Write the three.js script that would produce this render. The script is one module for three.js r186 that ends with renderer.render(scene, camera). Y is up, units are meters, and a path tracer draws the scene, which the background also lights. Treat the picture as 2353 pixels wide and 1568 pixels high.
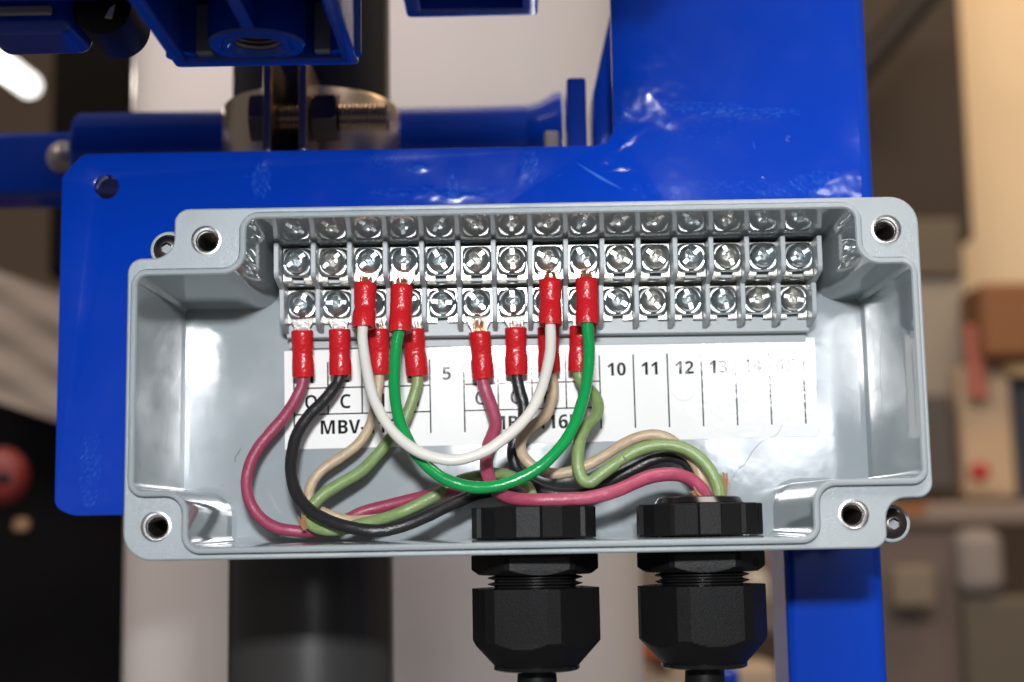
import * as THREE from 'three';
import { RoundedBoxGeometry } from 'three/addons/geometries/RoundedBoxGeometry.js';
import { mergeGeometries, mergeVertices, toCreasedNormals } from 'three/addons/utils/BufferGeometryUtils.js';
import { RectAreaLightUniformsLib } from 'three/addons/lights/RectAreaLightUniformsLib.js';
import { TextGeometry } from 'three/addons/geometries/TextGeometry.js';
import { FontLoader } from 'three/addons/loaders/FontLoader.js';
import { Brush, Evaluator, SUBTRACTION } from 'three-bvh-csg';

// ------------------------------------------------------------------ camera, lamps, exposure
// All lengths below are millimetres (MM turns them into metres). Origin: centre of the enclosure's rim, +z towards the camera.
const MM = 0.001;
const CAM = { f: 3388, x: -3.0, y: -34.9, z: 318.8, pitch: 0.1324, yaw: -0.0002, roll: -0.0175, w: 2353, h: 1568 };
const scene = new THREE.Scene();
const camera = new THREE.PerspectiveCamera(2 * Math.atan(CAM.h / 2 / CAM.f) * 180 / Math.PI, 1024 / 682, 0.02, 30);
camera.position.set(CAM.x * MM, CAM.y * MM, CAM.z * MM);
camera.rotation.set(CAM.pitch, CAM.yaw, CAM.roll, 'YXZ');
camera.focus = 0.342;
camera.userData.fStop = 10;
camera.updateMatrixWorld(true);
const renderer = new THREE.WebGLRenderer({ antialias: true });
renderer.setSize(1024, 682);
renderer.toneMapping = THREE.LinearToneMapping;
renderer.toneMappingExposure = 1.1;
renderer.shadowMap.enabled = true;
RectAreaLightUniformsLib.init();
scene.background = new THREE.Color().setRGB(0.11, 0.10, 0.092);      // dim warm room

const lampList = [];
function lamp(name, label, category, [x, y, z], target, w, h, color, intensity, glow, housingDepth = 60) {
  const o = new THREE.Group();
  o.name = name; o.position.set(x * MM, y * MM, z * MM);
  o.userData = { label, category };
  o.lookAt(target[0] * MM, target[1] * MM, target[2] * MM);
  const body = new THREE.Mesh(new RoundedBoxGeometry((w + 14) * MM, (h + 14) * MM, housingDepth * MM, 2, 4 * MM), new THREE.MeshStandardMaterial({ color: 0x1a1a1b, roughness: 0.6 }));
  body.name = 'housing'; body.position.z = -housingDepth / 2 * MM - 0.002; o.add(body);
  const pane = new THREE.Mesh(new THREE.BoxGeometry(w * MM, h * MM, 0.002), new THREE.MeshStandardMaterial({ color: 0xffffff, emissive: new THREE.Color(color), emissiveIntensity: glow, roughness: 0.4 }));
  pane.name = 'light_pane'; o.add(pane);
  const l = new THREE.RectAreaLight(new THREE.Color(color), intensity, w * MM, h * MM);
  l.position.copy(o.position).add(new THREE.Vector3(0, 0, 0.003).applyQuaternion(o.quaternion));
  scene.add(o); scene.add(l);
  l.lookAt(target[0] * MM, target[1] * MM, target[2] * MM);
  lampList.push(o, l);
}
lamp('camera_flash', 'flash unit of the camera, above and behind its lens', 'flash', [-5, 62, 418], [0, -10, -60], 43, 20, '#fbfdff', 730, 2, 24);
lamp('ceiling_lamp', 'long ceiling lamp above the right of the photographer', 'lamp', [250, 1350, 620], [0, 0, -250], 1200, 420, '#fff0e6', 12, 2);
lamp('ceiling_lamp_001', 'long ceiling lamp to the left of the machine housing', 'lamp', [-800, 1250, 560], [-60, -60, -300], 1000, 420, '#ffece0', 13, 2);
lamp('panel_lamp', 'small square lamp far behind the photographer', 'lamp', [720, 310, 3700], [60, 0, -45], 320, 250, '#f3f8ff', 17, 6);
lamp('bay_lamp', 'warm lamp above the far shelves', 'lamp', [900, 1250, -900], [700, 100, -1700], 700, 300, '#ffd6aa', 13, 2);

// ------------------------------------------------------------------ helpers
let seed = 20240611;
const rnd = () => { seed |= 0; seed = seed + 0x6D2B79F5 | 0; let t = Math.imul(seed ^ seed >>> 15, 1 | seed); t = t + Math.imul(t ^ t >>> 7, 61 | t) ^ t; return ((t ^ t >>> 14) >>> 0) / 4294967296; };
const rr = (a, b) => a + (b - a) * rnd();
const V = (x, y, z) => new THREE.Vector3(x, y, z);
const camQ = camera.quaternion.clone(), camO = V(CAM.x, CAM.y, CAM.z);
// where a point seen at (px, py) of the measured photograph stands when it lies in the plane z
function at(px, py, z) {
  const d = V((px - CAM.w / 2) / CAM.f, -(py - CAM.h / 2) / CAM.f, -1).applyQuaternion(camQ);
  return camO.clone().addScaledVector(d, (z - CAM.z) / d.z);
}
const used = {};
function numbered(n) { used[n] = (used[n] ?? -1) + 1; return used[n] ? `${n}_${String(used[n]).padStart(3, '0')}` : n; }
const scaled = new WeakSet();
function thing(name, label, category, origin = V(0, 0, 0), group, kind) {
  const o = new THREE.Group();
  o.name = numbered(name); o.position.copy(origin).multiplyScalar(MM);
  o.userData = kind ? { kind } : { label, category };
  if (group) o.userData.group = group;
  o.userData_origin = origin.clone();
  scene.add(o);
  return o;
}
// a part whose geometry is written in world millimetres
function part(name, geo, mat, parent, label) {
  let top = parent; const off = V(0, 0, 0);
  while (top && top !== scene) { if (top.userData_origin) off.copy(top.userData_origin); top = top.parent; }
  geo = geo.clone(); geo.translate(-off.x, -off.y, -off.z); geo.scale(MM, MM, MM);
  const m = new THREE.Mesh(geo, mat); m.name = name;
  if (label) m.userData.label = label;
  parent.add(m); return m;
}
// a shared part: geometry in its own millimetres, placed at a world point
function place(name, geo, mat, parent, pos, rot = [0, 0, 0]) {
  if (!scaled.has(geo)) { geo.scale(MM, MM, MM); scaled.add(geo); }
  const off = parent.userData_origin ?? V(0, 0, 0);
  const m = new THREE.Mesh(geo, mat); m.name = name;
  m.position.set((pos.x - off.x) * MM, (pos.y - off.y) * MM, (pos.z - off.z) * MM);
  m.rotation.set(rot[0], rot[1], rot[2], 'ZXY');
  parent.add(m); return m;
}
const crease = (g, deg = 35) => toCreasedNormals(g, deg * Math.PI / 180);
function box(x0, x1, y0, y1, z0, z1, r = 0) {
  const w = x1 - x0, h = y1 - y0, d = z1 - z0;
  const g = r ? new RoundedBoxGeometry(w, h, d, 3, r) : new THREE.BoxGeometry(w, h, d);
  g.translate((x0 + x1) / 2, (y0 + y1) / 2, (z0 + z1) / 2); return g;
}
function merge(list) { return mergeGeometries(list.map((g) => { const n = g.index ? g.toNonIndexed() : g; for (const k of Object.keys(n.attributes)) if (!['position', 'normal', 'uv'].includes(k)) n.deleteAttribute(k); return n; })); }
// closed rings of equal length, joined into a skin; u runs round, v along, both in mm
function loft(rings, closed = true) {
  const pos = [], uv = [], idx = [], n = rings[0].length, m = closed ? n + 1 : n;
  let v = 0;
  rings.forEach((ring, k) => {
    if (k) v += ring[0].distanceTo(rings[k - 1][0]) || 0.01;
    let u = 0;
    for (let i = 0; i < m; i++) {
      const p = ring[i % n]; if (i) u += p.distanceTo(ring[(i - 1) % n]);
      pos.push(p.x, p.y, p.z); uv.push(u, v);
    }
  });
  for (let k = 0; k < rings.length - 1; k++) for (let i = 0; i < m - 1; i++) {
    const a = k * m + i, b = a + 1, c = a + m, d = c + 1;
    idx.push(a, b, d, a, d, c);
  }
  const g = new THREE.BufferGeometry();
  g.setAttribute('position', new THREE.Float32BufferAttribute(pos, 3));
  g.setAttribute('uv', new THREE.Float32BufferAttribute(uv, 2));
  g.setIndex(idx); g.computeVertexNormals();
  return g;
}
// right-angled outline with rounded corners, grown outwards by d (counter-clockwise)
function outline(verts, d = 0, K = 8) {
  const n = verts.length, out = [];
  for (let i = 0; i < n; i++) {
    const p = verts[(i + n - 1) % n], c = verts[i], q = verts[(i + 1) % n];
    const e1 = new THREE.Vector2(c[0] - p[0], c[1] - p[1]).normalize(), e2 = new THREE.Vector2(q[0] - c[0], q[1] - c[1]).normalize();
    const convex = e1.x * e2.y - e1.y * e2.x > 0;
    const r = Math.max(0.15, convex ? c[2] + d : c[2] - d);
    const v = new THREE.Vector2(c[0] + d * (e1.y + e2.y), c[1] - d * (e1.x + e2.x));
    const o = v.clone().addScaledVector(e1, -r).addScaledVector(e2, r);
    for (let k = 0; k <= K; k++) {
      const t = k / K * Math.PI / 2;
      out.push(new THREE.Vector2(o.x - e2.x * r * Math.cos(t) + e1.x * r * Math.sin(t), o.y - e2.y * r * Math.cos(t) + e1.y * r * Math.sin(t)));
    }
  }
  return out;
}
const ringAt = (pts, z) => pts.map((p) => V(p.x, p.y, z));
function lathe(profile, seg = 40) { return new THREE.LatheGeometry(profile.map(([r, y]) => new THREE.Vector2(r, y)), seg); }
function extrude(shape, depth, bevel = 0, seg = 2, curve = 10) { return new THREE.ExtrudeGeometry(shape, { depth, bevelEnabled: bevel > 0, bevelThickness: bevel, bevelSize: bevel, bevelOffset: -bevel, bevelSegments: seg, curveSegments: curve }); }
const poly = (pts) => new THREE.Shape(pts.map(([x, y]) => new THREE.Vector2(x, y)));

// ------------------------------------------------------------------ textures
function lattice(n, s) { const a = new Float32Array(n * n); let q = s; for (let i = 0; i < n * n; i++) { q = Math.imul(q ^ q >>> 15, 2246822519) + 374761393 | 0; let t = q; t ^= t >>> 13; t = Math.imul(t, 3266489917); t ^= t >>> 16; a[i] = (t >>> 0) / 4294967296; } return a; }
const lat = [lattice(256, 11), lattice(256, 57), lattice(256, 93)];
function vnoise(x, y, period, k = 0) {
  const x0 = Math.floor(x), y0 = Math.floor(y), fx = x - x0, fy = y - y0, w = (i) => ((i % period) + period) % period;
  const g = (i, j) => lat[k][(w(j) & 255) * 256 + (w(i) & 255)];
  const u = fx * fx * (3 - 2 * fx), v = fy * fy * (3 - 2 * fy);
  return (g(x0, y0) * (1 - u) + g(x0 + 1, y0) * u) * (1 - v) + (g(x0, y0 + 1) * (1 - u) + g(x0 + 1, y0 + 1) * u) * v;
}
function fbm(x, y, period, oct, k = 0) { let s = 0, a = 0.5, t = 0; for (let o = 0; o < oct; o++) { s += a * vnoise(x, y, period, k); t += a; x *= 2; y *= 2; period *= 2; a *= 0.55; } return s / t; }
function dataTex(n, fn, srgb = false) {
  const d = new Uint8Array(n * n * 4);
  for (let j = 0; j < n; j++) for (let i = 0; i < n; i++) {
    const c = fn(i / n, j / n), p = (j * n + i) * 4;
    if (typeof c === 'number') d[p] = d[p + 1] = d[p + 2] = Math.max(0, Math.min(255, c * 255));
    else for (let k = 0; k < 3; k++) d[p + k] = Math.max(0, Math.min(255, c[k] * 255));
    d[p + 3] = 255;
  }
  const t = new THREE.DataTexture(d, n, n);
  t.wrapS = t.wrapT = THREE.RepeatWrapping; t.magFilter = THREE.LinearFilter; t.minFilter = THREE.LinearMipmapLinearFilter; t.generateMipmaps = true;
  if (srgb) t.colorSpace = THREE.SRGBColorSpace; t.needsUpdate = true; return t;
}
const rep = (t, sx, sy = sx) => { const c = t.clone(); c.repeat.set(1 / sx, 1 / sy); c.needsUpdate = true; return c; };   // one repeat every sx by sy mm
const grainT = dataTex(256, (u, v) => fbm(u * 64, v * 64, 64, 3));
const waveT = dataTex(256, (u, v) => 0.75 * fbm(u * 6, v * 6, 6, 2) + 0.25 * fbm(u * 28, v * 28, 28, 2, 1));
const pebbleT = dataTex(256, (u, v) => { const a = fbm(u * 34, v * 34, 34, 2, 2); return Math.pow(a, 1.5); });
const brushT = dataTex(256, (u, v) => 0.7 * fbm(u * 4, v * 90, 128, 2, 1) + 0.3 * fbm(u * 60, v * 60, 60, 2));
const smudgeT = dataTex(256, (u, v) => { const a = fbm(u * 5, v * 5, 5, 5, 1); return 0.32 + 0.9 * Math.max(0, a - 0.38); });
const mottleT = dataTex(256, (u, v) => 0.78 + 0.22 * fbm(u * 24, v * 8, 24, 4), true);

const std = (o) => new THREE.MeshStandardMaterial(o), phy = (o) => new THREE.MeshPhysicalMaterial(o);
const lin = (r, g, b) => new THREE.Color().setRGB(r, g, b);
const M = {
  rim: phy({ color: lin(0.315, 0.355, 0.372), roughness: 0.82, roughnessMap: rep(smudgeT, 37), bumpMap: rep(grainT, 9), bumpScale: 0.00006 }),
  wall: phy({ color: lin(0.315, 0.355, 0.372), roughness: 0.06, ior: 1.9 }),
  floor: phy({ color: lin(0.315, 0.355, 0.372), roughness: 0.3, ior: 1.9, roughnessMap: rep(smudgeT, 70), bumpMap: rep(waveT, 60), bumpScale: 0.00004 }),
  bare: std({ color: lin(0.88, 0.88, 0.87), metalness: 1, roughness: 0.26 }),
  zinc: std({ color: lin(0.76, 0.80, 0.81), metalness: 1, roughness: 0.19 }),
  zincScrew: std({ color: lin(0.70, 0.76, 0.78), metalness: 1, roughness: 0.29 }),
  zincDull: std({ color: lin(0.66, 0.69, 0.68), metalness: 1, roughness: 0.25 }),
  screwWarm: std({ color: lin(0.74, 0.74, 0.70), metalness: 1, roughness: 0.33 }),
  nickel: std({ color: lin(0.74, 0.72, 0.67), metalness: 1, roughness: 0.2 }),
  plastic: phy({ color: lin(0.35, 0.38, 0.395), roughness: 0.4, bumpMap: rep(grainT, 8), bumpScale: 0.00003 }),
  tin: std({ color: lin(0.86, 0.84, 0.79), metalness: 1, roughness: 0.34, bumpMap: rep(waveT, 5), bumpScale: 0.0001 }),
  copper: std({ color: lin(0.83, 0.42, 0.23), metalness: 1, roughness: 0.28 }),
  sleeve: phy({ color: lin(0.52, 0.010, 0.016), roughness: 0.27, bumpMap: rep(pebbleT, 19), bumpScale: 0.00011 }),
  black: phy({ color: lin(0.007, 0.007, 0.0075), roughness: 0.45, specularIntensity: 0.38, bumpMap: rep(grainT, 14), bumpScale: 0.00004 }),
  blackShiny: phy({ color: lin(0.007, 0.007, 0.0075), roughness: 0.2 }),
  steel: std({ color: lin(0.74, 0.62, 0.49), metalness: 1, roughness: 0.32, bumpMap: rep(brushT, 30), bumpScale: 0.00003 }),
  darkSteel: std({ color: lin(0.20, 0.175, 0.16), metalness: 1, roughness: 0.35 }),
  blue: phy({ color: lin(0.004, 0.047, 0.43), roughness: 0.16, bumpMap: rep(waveT, 30), bumpScale: 0.00014 }),
};

// ------------------------------------------------------------------ setting: back wall and far things (out of focus)
function bg(name, label, category, x0, y0, x1, y1, z, depth, mat, r = 8, group) {
  const a = at(x0, y1, z), b = at(x1, y0, z), o = thing(name, label, category, V((a.x + b.x) / 2, a.y, z - depth / 2), group);
  part('body', box(a.x, b.x, a.y, b.y, z - depth, z, Math.min(r, depth / 3)), mat, o);
  return o;
}
{
  const w = new THREE.Mesh(new THREE.BoxGeometry(6, 4, 0.1), std({ color: lin(0.10, 0.075, 0.055), roughness: 0.9, bumpMap: rep(grainT, 1), bumpScale: 0.001 }));
  w.name = 'back_wall'; w.position.set(-0.2, 0.4, -2.65); w.userData = { kind: 'structure' }; scene.add(w);
}
const flat = (r, g, b, ro = 0.75) => std({ color: lin(r, g, b), roughness: ro, bumpMap: rep(grainT, 60), bumpScale: 0.0006 });

// ------------------------------------------------------------------ enclosure
const IN = [[-73.2, -35.9, 2.6], [61.2, -35.9, 2.6], [61.2, -23.7, 5.2], [85, -23.7, 2], [85, 23.3, 2], [73.2, 23.3, 5.2], [73.2, 35.9, 2.6], [-61.2, 35.9, 2.6], [-61.2, 23.5, 5.2], [-85, 23.5, 2], [-85, -23.5, 2], [-73.2, -23.5, 5.2]];
const OUT = [[-87.5, -38.6, 6.2], [77.1, -38.6, 3.2], [77.1, -27.9, 4.6], [87.5, -27.9, 3.2], [87.5, 38.6, 6.2], [-77.3, 38.6, 3.2], [-77.3, 27.6, 4.6], [-87.5, 27.6, 3.2]];
const HOLES = [[-70.2, 31.4], [80.3, 31.2], [-80.4, -31.3], [70.1, -31.3]];
const enclosure = thing('junction_box', 'open grey cast metal junction box with notched corners, holding the terminal strip', 'junction box', V(0, -38.6, -50));
{
  const lip = crease(loft([[0.0, -0.45], [0.3, 0], [1.15, 0], [1.33, -0.2], [1.4, -0.5], [1.42, -2.0], [1.66, -2.0], [1.68, -1.3]].map(([d, z]) => ringAt(outline(IN, d), z))), 50);
  const face = poly(outline(OUT, -0.4).map((p) => [p.x, p.y]));
  face.holes.push(new THREE.Path(outline(IN, 1.68).map((p) => new THREE.Vector2(p.x, p.y))));
  for (const [x, y] of HOLES) { const h = new THREE.Path(); h.absarc(x, y, 3.3, 0, Math.PI * 2, true); face.holes.push(h); }
  const fg = new THREE.ShapeGeometry(face, 24); fg.translate(0, 0, -1.3);
  const edge = crease(loft([[-0.4, -1.3], [-0.12, -1.42], [0, -1.7]].map(([d, z]) => ringAt(outline(OUT, d), z))), 60);
  part('rim', merge([lip, fg, edge]), M.rim, enclosure);
  const out = crease(loft([[0, -1.7], [0.15, -12], [0.5, -50], [0, -51.5]].map(([d, z]) => ringAt(outline(OUT, d), z))), 40);
  const back = new THREE.ShapeGeometry(poly(outline(OUT, 0).map((p) => [p.x, p.y])), 4); back.translate(0, 0, -51.5);
  part('outer_shell', merge([out, back]), M.rim, enclosure);
  const walls = crease(loft([[0, -0.45], [-0.2, -4], [-0.84, -45], [-2.0, -45]].map(([d, z]) => ringAt(outline(IN, d), z))), 34);
  part('inner_wall', walls, M.wall, enclosure);
  const fl = new THREE.ShapeGeometry(poly(outline(IN, -2.0).map((p) => [p.x, p.y])), 4); fl.translate(0, 0, -45);
  part('floor_panel', fl, M.floor, enclosure);
  // lens-shaped casting marks on the end walls
  for (const s of [-1, 1]) for (const [yy, hh] of [[0, 14.5]]) {
    const ring = []; for (let k = 0; k < 64; k++) { const t = k / 32 * Math.PI; ring.push(V(s * (85.02 - 0.0184 * (22 + 7.5 * Math.cos(t))), yy + hh * Math.sin(t), -22 - 7.5 * Math.cos(t))); }
    const e = new THREE.TubeGeometry(new THREE.CatmullRomCurve3(ring, true), 96, 0.11, 8, true);
    part('casting_mark', e, M.wall, enclosure);
  }
  for (const [x, y] of HOLES) {                                          // bare countersink and thread of the lid screw holes
    const g = lathe([[3.32, -1.4], [3.3, -1.1], [3.0, -1.05], [2.75, -1.25], [2.35, -1.9], [2.3, -2.6], [2.15, -2.8]], 40); g.rotateX(Math.PI / 2); g.translate(x, y, 0);
    const t = part('threaded_hole', crease(g, 25), M.bare, enclosure);
    const q = [[2.15, -2.8]]; for (let k = 0; k < 36; k++) q.push([2.4, -3.1 - k * 0.8], [2.1, -3.5 - k * 0.8]); q.push([0, -33]);
    const b = lathe(q, 32); b.rotateX(Math.PI / 2); b.translate(x, y, 0);
    part('thread_bore', crease(b, 25), M.darkSteel, t);
  }
  for (const s of [-1, 1]) {                                             // fixing lugs in the two notched corners
    const x = s * 83.0, y = -s * 33.3;
    const sh = new THREE.Shape(); sh.absarc(x, y, 4.3, 0, Math.PI * 2);
    const g = extrude(sh, 30.4, 0.4, 2, 40); g.translate(0, 0, -51);
    part('fixing_lug', g, M.rim, enclosure);
    const sc = thing('button_head_screw', s > 0 ? 'dark steel button head screw beside the lower notched corner, hex socket showing' : 'dark button head screw half hidden at the upper notched corner', 'screw', V(x, y, -20.5), 'screws holding the junction box');
    const dome = new Brush(crease((() => { const q = lathe([[0, 2.1], [1.4, 2.0], [2.4, 1.6], [3.2, 0.8], [3.5, 0]], 36); return q; })(), 40));
    const hexa = new Brush(new THREE.CylinderGeometry(1.35, 1.35, 2, 6)); hexa.position.y = 1.6; hexa.updateMatrixWorld(); dome.updateMatrixWorld();
    const ev = new Evaluator(); ev.useGroups = false; ev.attributes = ['position', 'normal', 'uv'];
    const hg = ev.evaluate(dome, hexa, SUBTRACTION).geometry; hg.rotateX(Math.PI / 2); hg.translate(x, y, -20.15);
    part('head', crease(hg, 30), M.darkSteel, sc);
  }
}

// ------------------------------------------------------------------ printed label on the floor
{
  const W = 131.7, H = 24.4, S = 15.5, c = document.createElement('canvas'); c.width = Math.round(W * S); c.height = Math.round(H * S);
  const g = c.getContext('2d');
  g.fillStyle = '#f1f1ef'; g.fillRect(0, 0, c.width, c.height);
  g.fillStyle = '#141416'; g.strokeStyle = '#17181a'; g.lineCap = 'butt';
  const X = (k) => (2.35 + k * 8.42) * S, Y = (mm) => mm * S;
  const line = (x0, y0, x1, y1, w) => { g.lineWidth = w; g.beginPath(); g.moveTo(x0, y0); g.lineTo(x1, y1); g.stroke(); };
  for (let k = 0; k < 16; k++) line(X(k), Y(3.0), X(k), Y(21.2), 5);
  for (const k of [0, 5]) for (const y of [9.4, 15.9]) line(X(k), Y(y), X(k + 4), Y(y), 5);
  g.fillStyle = '#f1f1ef';
  for (const k of [0, 5]) for (let j = 1; j < 4; j++) g.fillRect(X(k + j) - 5, Y(16.1), 10, Y(5.3));
  g.fillStyle = '#141416'; g.textAlign = 'center'; g.textBaseline = 'middle';
  g.font = `bold ${Math.round(4.4 * S)}px sans-serif`;
  for (let k = 0; k < 15; k++) g.fillText(String(k + 1), X(k + 0.5), Y(6.6));
  g.font = `${Math.round(4.5 * S)}px sans-serif`; g.lineWidth = 3.2;
  for (const k of [0, 5]) 'OCNG'.split('').forEach((ch, j) => { g.fillText(ch, X(k + j + 0.5), Y(12.9)); g.strokeText(ch, X(k + j + 0.5), Y(12.9)); });
  g.font = `bold ${Math.round(4.7 * S)}px sans-serif`; 
  for (const k of [0, 5]) g.fillText('MBV-116P', X(k + 2.05), Y(19.2));
  const t = new THREE.CanvasTexture(c); t.colorSpace = THREE.SRGBColorSpace; t.anisotropy = 8;
  const b = phy({ map: t, roughness: 0.09, ior: 1.6, bumpMap: rep(waveT, 0.3, 1.6), bumpScale: 0.00007 });
  const geo = new THREE.PlaneGeometry(W, H, 1, 1);
  const o = thing('printed_label', 'white printed label with numbers 1 to 15 on the box floor below the terminal strip', 'label', V(6.4, 0.2, -44.9));
  const sheet = new THREE.BoxGeometry(W, H, 0.12); sheet.rotateX(0.027); sheet.rotateZ(0.0075); sheet.translate(6.4, 0.2, -44.58);
  part('paper', sheet, std({ color: lin(0.82, 0.82, 0.81), roughness: 0.5 }), o);
  geo.rotateX(0.027); geo.rotateZ(0.0075); geo.translate(6.4, 0.2, -44.5);
  part('printed_face', geo, b, o);
  // raised ring pressed through the label from the boss below it
  const bump = lathe([[3.1, 0], [2.7, 0.14], [2.2, 0.2], [1.8, 0.12], [1.2, 0.1], [0, 0.1]], 40); bump.rotateX(Math.PI / 2); const bp = at(1571, 896, -44.8); bump.translate(bp.x, bp.y, -44.6);
  part('embossed_ring', bump, phy({ color: lin(0.87, 0.87, 0.86), roughness: 0.14 }), o);
}

// ------------------------------------------------------------------ terminal strip
const T1a = V(-53.86, 31.0, -25.5), T1b = V(65.75, 30.45, -25.5), T2a = V(-54.01, 22.29, -34.5), T2b = V(65.72, 21.46, -34.5);
const pole = (tier, i) => (tier === 1 ? T1a.clone().lerp(T1b, i / 14) : T2a.clone().lerp(T2b, i / 14));
const PITCH = (T1b.x - T1a.x) / 14;
const strip = thing('terminal_strip', 'two-tier grey terminal strip with fifteen screw positions under the box top wall', 'terminal block', V(6, 14, -45));
{
  const x0 = T1a.x - PITCH / 2, x1 = T1b.x + PITCH / 2;
  const prof = [[34.7, -30.6], [26.3, -30.6], [26.3, -39.6], [17.2, -39.6], [17.2, -39.5], [14.4, -39.5], [14.2, -39.8], [14.2, -43.5], [12.2, -43.7], [12.2, -44.9], [34.7, -44.9]];
  const sh = poly(prof.map(([y, z]) => [-z, y]));
  const b = extrude(sh, x1 - x0, 0), p = b.attributes.position;
  for (let i = 0; i < p.count; i++) p.setXYZ(i, x0 + p.getZ(i), p.getY(i) - (p.getZ(i) / (x1 - x0) - 0.5) * 0.55, -p.getX(i));
  part('base', crease(b, 25), M.plastic, strip);
  // dividers: one fin between neighbouring poles, stepped like the tiers
  const fin = new THREE.Shape();
  fin.moveTo(41.5, 34.75); fin.lineTo(22.9, 34.75); fin.lineTo(22.9, 28.1); fin.quadraticCurveTo(22.9, 26.6, 24.2, 26.2); fin.lineTo(31.4, 24.9); fin.lineTo(31.4, 18.6); fin.quadraticCurveTo(31.4, 16.9, 33, 16.4); fin.lineTo(39.4, 15.2); fin.lineTo(41.5, 15.2);
  const fg = extrude(fin, 0.9, 0.14, 1, 8), fp = fg.attributes.position;
  for (let i = 0; i < fp.count; i++) fp.setXYZ(i, fp.getZ(i) - 0.45, fp.getY(i), -fp.getX(i));
  const finG = crease(fg, 30);
  for (let k = 0; k < 16; k++) place('divider', finG, M.plastic, strip, V(x0 + k * PITCH, (0.5 - k / 15) * 0.55, 0), [0, 0, rr(-0.004, 0.004)]);
  // contact bars: face plate with a notch, then bent back towards the lower tier
  const plate = poly([[-3.6, 3.75], [3.6, 3.75], [3.6, -4.3], [1.35, -4.3], [1.35, -3.0], [-1.35, -3.0], [-1.35, -4.3], [-3.6, -4.3]]);
  const pl = extrude(plate, 0.5, 0.1, 1);
  const riser = poly([[-3.6, 0], [-1.35, 0], [-1.35, 2.2], [-0.9, 2.9], [0.9, 2.9], [1.35, 2.2], [1.35, 0], [3.6, 0], [3.6, 8.2], [-3.6, 8.2]]);
  const ri = extrude(riser, 0.5, 0.1, 1); ri.rotateX(-Math.PI / 2); ri.translate(0, -4.4, 0.3);
  const tab = extrude(poly([[-1.3, 0], [1.3, 0], [1.0, 0.9], [-1.0, 0.9]]), 0.35, 0.08, 1); tab.rotateX(-0.4); tab.translate(0, -5.0, -2.6);
  const barG = crease(merge([pl, ri, tab]), 30);
  // clamp plates
  const clampRings = [], sq = (t, e) => { const c = Math.cos(t), q = Math.sin(t); return 1 / Math.pow(Math.pow(Math.abs(c), e) + Math.pow(Math.abs(q), e), 1 / e); };
  for (const [r, z, e] of [[0.02, 0.5, 2], [2.55, 0.5, 2], [2.85, 0.62, 2.3], [3.05, 0.76, 3.2], [3.2, 0.72, 4.4], [3.36, 0.56, 5.2], [3.44, 0.3, 5.5], [3.46, 0, 5.5], [3.4, -0.35, 5.5], [3.2, -0.45, 5.5]]) {
    const ring = []; for (let k = 0; k < 64; k++) { const t = k / 32 * Math.PI, q = r * sq(t, e), x = q * Math.cos(t), y = q * Math.sin(t); ring.push(V(x, y, z - 0.04 * x * x - 0.05 * y * y)); }
    clampRings.push(ring);
  }
  const clampG = crease(loft(clampRings), 46);
  // pan head with a cross recess and a slot through it
  const prof2 = [[0, 1.95], [0.8, 1.92], [1.6, 1.72], [2.2, 1.36], [2.6, 0.92], [2.82, 0.45], [2.9, 0]];
  const dome = (r) => { for (let k = 1; k < prof2.length; k++) if (r <= prof2[k][0]) { const [a, b] = [prof2[k - 1], prof2[k]], t = (r - a[0]) / (b[0] - a[0]); return a[1] + (b[1] - a[1]) * t; } return 0; };
  const ticks = new Set(); for (let k = 0; k <= 26; k++) ticks.add((-2.9 + k * 5.8 / 26).toFixed(3)); for (const e of [0.45, 0.49, 0.54, 0.60, 1.60, 1.66, 1.0, 0.2]) { ticks.add(e.toFixed(3)); ticks.add((-e).toFixed(3)); }
  const T = [...ticks].map(Number).sort((a, b) => a - b), hp = [], hi = [], hu = [];
  for (const y of T) for (const x of T) {
    const r = Math.hypot(x, y), q = r > 2.9 ? 2.9 / r : 1, X = x * q, Y = y * q, d = dome(Math.hypot(X, Y)); let z = d;
    if (Math.abs(Y) <= 0.451) z = Math.min(z, 1.02);
    if (Math.abs(X) <= 0.541 && Math.abs(Y) <= 1.601) z = Math.min(z, 1.5 - (1.6 - Math.abs(Y)) * 0.72);
    if (Math.abs(Y) <= 0.541 && Math.abs(X) <= 1.601) z = Math.min(z, 1.5 - (1.6 - Math.abs(X)) * 0.72);
    hp.push(X, Y, r > 2.9 ? 0 : z); hu.push(X, Y);
  }
  for (let b = 0; b < T.length - 1; b++) for (let a = 0; a < T.length - 1; a++) {
    if ([[a, b], [a + 1, b], [a, b + 1], [a + 1, b + 1]].every(([m, n]) => Math.hypot(T[m], T[n]) > 2.9)) continue;
    const k = b * T.length + a; hi.push(k, k + 1, k + T.length + 1, k, k + T.length + 1, k + T.length);
  }
  const hg = new THREE.BufferGeometry(); hg.setAttribute('position', new THREE.Float32BufferAttribute(hp, 3)); hg.setAttribute('uv', new THREE.Float32BufferAttribute(hu, 2)); hg.setIndex(hi); hg.computeVertexNormals();
  const headG = crease(hg, 32);
  const ang = { 1: [35, 40, 40, 90, 122, 40, 92, 155, 120, 150, 145, 42, 115, 32, 30], 2: [62, 0, 70, 20, -5, 133, 92, 60, 110, 148, 127, 105, 105, 15, 165] };
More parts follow.
